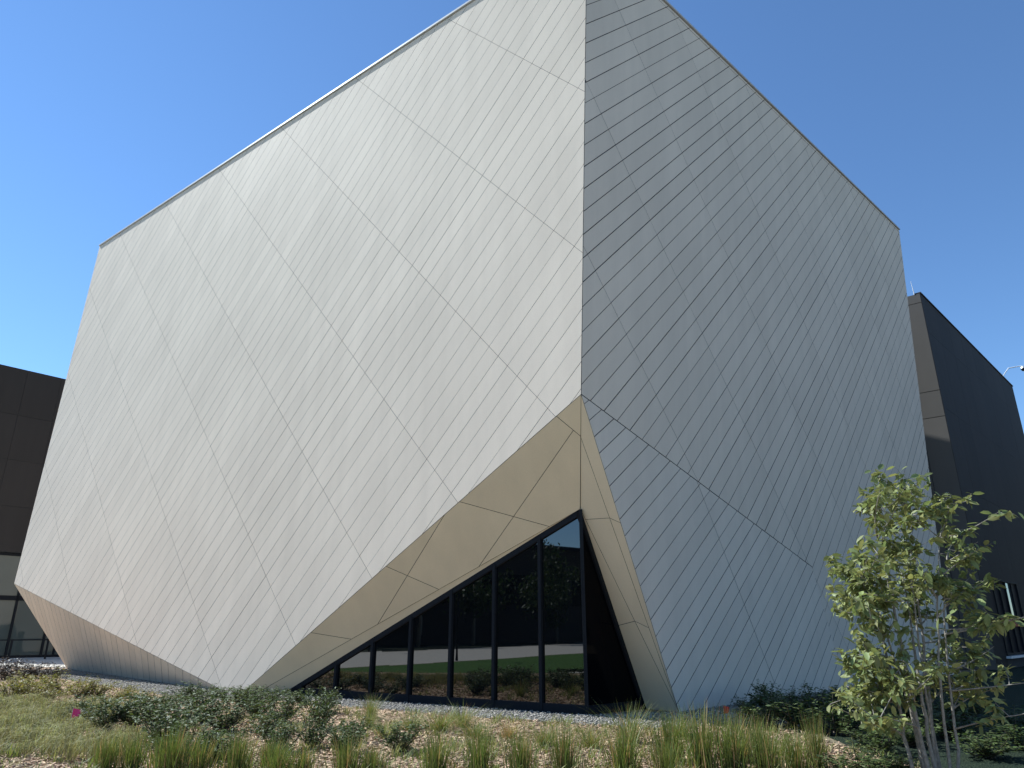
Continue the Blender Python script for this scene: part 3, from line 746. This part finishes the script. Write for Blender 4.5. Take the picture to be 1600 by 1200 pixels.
REED = [(-4.89,9.60,0.33,0.52),(-4.58,9.60,0.37,0.42),(-4.03,9.40,0.54,0.54),(-3.69,9.40,0.44,0.49),(-3.24,9.40,0.35,0.44),(-2.72,9.21,0.42,0.47),(-2.46,9.32,0.34,0.42),(-1.94,9.32,0.42,0.42),(-1.66,9.40,0.34,0.38),(-0.90,9.40,0.46,0.58),(-0.38,9.40,0.41,0.54),(0.11,9.40,0.37,0.54),(0.61,9.48,0.42,0.54),(1.35,9.60,0.51,0.56),(1.77,9.21,0.37,0.45),(2.31,9.60,0.61,0.65),(2.69,9.60,0.53,0.61),(3.01,9.40,0.43,0.52),(3.43,9.60,0.45,0.58),(3.73,9.72,0.27,0.55),(2.05,10.2,.5,.6),(2.9,10.3,.5,.62),(3.3,10.5,.45,.55),(-4.3,10.0,.4,.42),(-3.0,9.9,.4,.42)]
rv = [blades_data('reed_blades', 60 + k, 300, 'reed', 1.0, .17, .10, .013, .15) for k in range(5)]
def clump(name, label, cat, group, data, x, y, sx, sz, rz):
    o = thing(name, label, cat, (x, y, 0), rz, group)
    link('blades', data, o, scale=(sx, sx, sz)); return o
for i, (x, y, w, h) in enumerate(sorted(REED, key=lambda d: d[0] / d[1])):
    clump('reed_clump', 'upright green reed clump in the front row, %s' % ordinal(i), 'grass clump', 'reed clumps along the front of the bed', rv[i % 5], x, y, w * 1.45 + .12, h * 1.12 * rnd.uniform(.8, 1.15), rnd.uniform(0, 6.28))
SOFT = [(-2.74,15.08,0.38,0.40),(-2.50,13.73,0.32,0.29),(-2.03,12.47,0.39,0.24),(-1.19,13.23,0.64,0.30),(-0.87,13.73,0.54,0.34),(-0.58,12.33,0.54,0.28),(1.77,11.80,0.58,0.50),(1.14,11.31,0.45,0.30),(2.66,12.47,0.50,0.36),(0.47,11.61,0.46,0.31),(-1.75,13.39,0.47,0.26)]
fv = [blades_data('soft_blades', 70 + k, 260, 'soft', 1.0, .45, .55, .011, .12, 4) for k in range(3)]
for i, (x, y, w, h) in enumerate(sorted(SOFT, key=lambda d: d[0] / d[1])):
    clump('grass_tuft', 'soft pale green grass tuft on the mulch before the dark window, %s' % ordinal(i), 'grass clump', 'soft grass tufts on the mulch', fv[i % 3], x, y, w * 1.35, h * 1.45, rnd.uniform(0, 6.28))
clump('dry_grass_tuft', 'dry tan grass tuft on the mulch before the dark window', 'grass clump', None, blades_data('dry_blades', 79, 150, 'dry', 1.0, .35, .4, .010, .14, 3), -0.08, 12.19, .5, .42, 0)

MEADOW = [(-12.29, 18.16), (-9.84, 17.56), (-7.69, 15.86), (-7.1, 13.39), (-5.17, 11.61), (-4.92, 10.03), (-6.94, 10.5)]
g = np.random.default_rng(5)
mb = MB()
tuft = pts_in(MEADOW, 330)
for tx, ty, _ in tuft:
    if math.sin(tx * 1.9 + 1.3) * math.cos(ty * 1.7) < -.45: continue
    lay = g.uniform(0, 6.28); ht = g.uniform(.16, .34)
    for i in range(34):
        a = lay + g.normal(0, .9); b = V(tx + g.normal(0, .07), ty + g.normal(0, .07), 0)
        dr = V(math.cos(a), math.sin(a), 0); hh = ht * g.uniform(.6, 1.1); rch = hh * g.uniform(.4, 1.3)
        px = V(-dr[1], dr[0], 0) * .0035
        c = [b, b + dr * rch * .3 + V(0, 0, hh * .8), b + dr * rch * .75 + V(0, 0, hh * .85), b + dr * rch * 1.15 + V(0, 0, hh * .45)]
        vs = []
        for q, ww in zip(c, (1, 1, .8, .15)): vs += [q - px * ww, q + px * ww]
        mb.add(vs, [(0, 1, 3, 2), (2, 3, 5, 4), (4, 5, 7, 6)])
tag(mb.build('meadow_grass', M['meadow']), 'low tousled pale meadow grass at the left of the bed', 'grass', kind='stuff')

# low mixed ground cover between the plants
g = np.random.default_rng(15)
mb = MB()
spots = pts_in(VIEWBED, 950, wt=near)
for tx, ty, _ in spots:
    if ty < 9.6 and tx > -4: pass
    ht = g.uniform(.05, .17); nb_ = int(g.integers(8, 26)); rad = g.uniform(.04, .13)
    for i in range(nb_):
        a = g.uniform(0, 6.28); q = abs(g.normal(0, rad)); b = V(tx + math.cos(a) * q, ty + math.sin(a) * q, .01)
        dr = V(math.cos(a + g.normal(0, .6)), math.sin(a + g.normal(0, .6)), 0); hh = ht * g.uniform(.5, 1.2); px = V(-dr[1], dr[0], 0) * g.uniform(.003, .007)
        c = [b, b + dr * hh * .35 + V(0, 0, hh * .7), b + dr * hh * .9 + V(0, 0, hh)]
        vs = []
        for q_, ww in zip(c, (1, .9, .1)): vs += [q_ - px * ww, q_ + px * ww]
        mb.add(vs, [(0, 1, 3, 2), (2, 3, 5, 4)], 1 if (tx * 7.3 + ty * 3.1) % 1 < .45 else 0)
tag(mb.build('ground_cover', [M['soft'], M['meadow']]), 'sparse low green seedlings and weeds scattered over the mulch', 'ground cover', kind='stuff')
mb = MB()
for tx, ty, _ in pts_in(VIEWBED, 420, wt=near):
    a = g.uniform(0, 6.28); ln_ = g.uniform(.06, .3); zz = g.uniform(.02, .05)
    mb.tube([(tx, ty, zz), (tx + math.cos(a) * ln_ * .5, ty + math.sin(a) * ln_ * .5, zz + g.uniform(0, .04)), (tx + math.cos(a + .2) * ln_, ty + math.sin(a + .2) * ln_, zz)], [.004, .0035, .002], 4, cap=False)
tag(mb.build('plant_litter', M['dry']), 'dry straw stems lying over the mulch', 'litter', kind='stuff')

# marker flags
def flag(x, y, h, mat, label):
    f = thing('marker_flag', label, 'flag', (x, y, 0), .4)
    m_ = MB(); m_.tube([(0, 0, 0), (.005, 0, h)], [.004, .003], 5); m_.build('wire', M['steel'], f)
    m_ = MB(); vs = []
    for k in range(5):
        t = k / 4; yy = .015 * math.sin(t * 5)
        vs += [(.005 + .13 * t, yy, h - .02 - .03 * t), (.005 + .11 * t, yy + .012, h - .17 + .03 * t)]
    fs = [(2*k, 2*k+1, 2*k+3, 2*k+2) for k in range(4)]
    m_.add(vs, fs); m_.add([(a, b + .003, c) for a, b, c in vs], [tuple(reversed(q)) for q in fs]); m_.build('flag_sheet', mat, f)
flag(-7.40, 13.10, .38, M['pink'], 'bright pink marker flag in the grass at the left')
flag(3.80, 14.0, .34, M['red'], 'small red marker flag in shade by the right wall')

# ------------------------------------------------------------------ young multi-stem tree
TB = V(4.73, 8.95, 0)
tree = thing('young_tree', 'young multi-stemmed broadleaf tree with pale trunks in front of the right wall', 'tree', tuple(TB))
TIPS = [(-0.67,2.37),(-0.33,2.63),(-0.15,3.06),(0.11,3.28),(0.40,3.40),(0.62,3.06),(0.83,3.17),(0.94,2.69),(1.00,2.18),(0.96,1.77),(0.79,1.43),(-0.51,2.01),(-0.66,1.49),(-0.56,1.20),(-0.91,0.75),(0.62,0.96),(0.70,2.49),(0.22,2.37),(0.40,1.99),(-0.04,2.23),(-0.70,1.75),(-0.62,.95),(0.85,1.15),(-.78,1.25),(-.72,2.15),(.95,1.4),(-.6,2.45)]
g = np.random.default_rng(21)
stems = []
for k, (bx, tx, h) in enumerate(((-.16, -.42, 2.2), (-.10, -.10, 2.7), (-.03, .06, 3.0), (.03, .30, 3.1), (.09, .42, 2.8), (.15, .55, 2.9), (.21, .70, 2.6), (.0, .20, 2.3), (-.06, -.25, 2.5))):
    yb, yt = g.uniform(-.15, .15), g.uniform(-.6, .6)
    p0 = V(bx, yb, -.05); p3 = V(tx, yt, h)
    p1 = p0 + V((tx - bx) * .05 + g.normal(0, .06), (yt - yb) * .1, h * .33); p2 = p0 + V((tx - bx) * .45 + g.normal(0, .06), (yt - yb) * .5, h * .66)
    P = [((1-t)**3) * p0 + 3 * (1-t)**2 * t * p1 + 3 * (1-t) * t * t * p2 + t**3 * p3 + g.normal(0, .008, 3) for t in np.linspace(0, 1, 14)]
    r0 = g.uniform(.017, .028)
    mb = MB(); mb.tube(P, [r0 * (1 - .8 * t) for t in np.linspace(0, 1, 14)], 7)
    mb.build('trunk', M['bark'], tree, True); stems.append(P)
leaf_p, leaf_r, leaf_s = [], [], []
tw = MB()
def add_leaves(path, n, t0=.45, big=1.0):
    for j in range(n):
        t = g.uniform(t0, 1.02); f = min(t, .999) * (len(path) - 1); i = int(f); q = path[i] + (path[min(i+1, len(path)-1)] - path[i]) * (f - i)
        yaw = g.uniform(0, 6.28); pit = g.normal(.35, .55); rl_ = g.normal(0, .6)
        sc = (.065 + .105 * g.beta(2, 2)) * big
        leaf_p.append(q + g.normal(0, .025, 3)); leaf_r.append((yaw, pit, rl_)); leaf_s.append((sc, sc * g.uniform(.85, 1.15), sc))
def twig(a, b, r, nleaf, sub=3):
    m_ = (a + b) / 2 + g.normal(0, .05, 3) + V(0, 0, -.04)
    path = [(1-t)**2 * a + 2*t*(1-t) * m_ + t*t * b for t in np.linspace(0, 1, 7)]
    tw.tube(path, [r * (1 - .75 * t) for t in np.linspace(0, 1, 7)], 5, cap=False)
    add_leaves(path, nleaf)
    for k in range(sub):
        q = path[g.integers(2, 7)]; e = q + V(g.normal(0, .2), g.normal(0, .2), g.uniform(-.08, .28))
        twig(q, e, r * .5, 13, 0)
targets = [(x, z, g.uniform(-.7, .7)) for x, z in TIPS]
for k in range(66):
    x, z = TIPS[g.integers(len(TIPS))]
    targets.append((x * g.uniform(.72, 1.08) + g.normal(0, .12), z + g.normal(-.08, .16), g.uniform(-.9, .9)))
for x, z, y in targets:
    tgt = V(x, y, max(z, .5)); best = None
    for P in stems:
        for q in P[3:]:
            if q[2] < tgt[2] - .12:
                dd_ = np.linalg.norm(tgt - q) + .25 * abs((tgt[2] - q[2]) - .6)
                if best is None or dd_ < best[0]: best = (dd_, q)
    if best: twig(best[1], tgt, .011, 12)
for P in stems: add_leaves(P[8:], 14, .2)
tw.build('branches', M['bark'], tree, True)
leaf_p, leaf_r, leaf_s = map(np.array, (leaf_p, leaf_r, leaf_s))
order = np.argsort(-leaf_s[:, 0] / np.linalg.norm(leaf_p + TB - CAMP, axis=1))
lm = mesh('leaf', LEAF6_V, LEAF6_F, M['leaf'])
for i in order[:290]:
    yaw, pit, rl_ = leaf_r[i]
    link('leaf', lm, tree, tuple(leaf_p[i]), (rl_, pit, yaw), tuple(leaf_s[i]))
i = order[290:]
tag(link('foliage', scatter_mesh('foliage', LEAF6_V, LEAF6_F, leaf_p[i], leaf_s[i], leaf_r[i], M['leaf']), tree), kind='stuff')
print('leaves', len(leaf_p), 'panels', len(PANELS))

# ------------------------------------------------------------------ what the glass mirrors: the campus behind the camera
def far_tree(x, y, h, label, seed):
    t = thing('campus_tree', label, 'tree', (x, y, 0), 0, 'campus trees mirrored in the window')
    g = np.random.default_rng(seed); mb = MB()
    mb.tube([(0, 0, 0), (.1, 0, h * .3), (0, .1, h * .75)], [.22, .17, .05], 8); mb.build('trunk', M['bark'], t, True)
    n = 1500; c = g.normal(0, 1, (14, 3)) * V(h * .2, h * .2, h * .14) + V(0, 0, h * .6)
    p = c[g.integers(0, 14, n)] + g.normal(0, h * .07, (n, 3)); p[:, 2] = np.maximum(p[:, 2], h * .2)
    s = np.repeat(g.uniform(.35, .7, (n, 1)), 3, 1); r = g.uniform(-3, 3, (n, 3))
    link('crown', scatter_mesh('crown', LEAF6_V, LEAF6_F, p, s, r, M['far_leaf']), t)
for k, (x, y, h) in enumerate(((-49, 24, 9.5), (-51, 14, 8.5), (-60, 9, 9.5), (-61, 0, 10), (-66, -8, 9), (-64, -16, 11), (-72, -22, 10))):
    far_tree(x, y, h, 'dark campus tree mirrored in the corner window, %s of the row' % ordinal(k), 90 + k)
cb = thing('campus_building', 'long dark campus building mirrored in the corner window', 'building', (-74, 2, 0), RAD(-14))
mb = MB(); mb.box(-8, 0, -40, 40, 0, 13); mb.build('wall', M['darkclad'], cb)
mb = MB(); mb.box(-8.3, .4, -40.3, 40.3, 13, 13.5); mb.build('roof', M['frame'], cb)
for k in range(12):
    mb = MB(); mb.box(0.02, .08, -37 + k * 6.4, -33 + k * 6.4, 5, 9); mb.build('window', M['glass_side'], cb)
cb2 = thing('campus_hall', 'dark hall far to the right mirrored in the narrow side of the corner window', 'building', (70, 22, 0), RAD(8))
mb = MB(); mb.box(0, 10, -40, 40, 0, 19); mb.build('wall', M['darkclad'], cb2)
mb = MB(); mb.box(-.4, 10.3, -40.3, 40.3, 19, 19.5); mb.build('roof', M['frame'], cb2)
for k in range(6):
    mb = MB(); mb.box(-.08, -.02, -36 + k * 12, -30 + k * 12, 1, 5); mb.build('window', M['glass_side'], cb2)
for k, (x, y) in enumerate(((-25.5, 8.6), (-36.5, -7), (-45, 9))):
    lp = thing('lamp_post', 'slim black lamp post mirrored in the corner window, %s' % ['leftmost', 'middle', 'rightmost'][k], 'lamp post', (x, y, 0), 0, 'lamp posts by the curved path')
    mb = MB(); mb.tube([(0, 0, 0), (0, 0, .4), (0, 0, 4.6)], [.09, .06, .045], 8); mb.build('pole', M['frame'], lp)
    mb = MB(); mb.box(-.45, .45, -.14, .14, 4.6, 4.7); mb.build('lamp_head', M['frame'], lp)
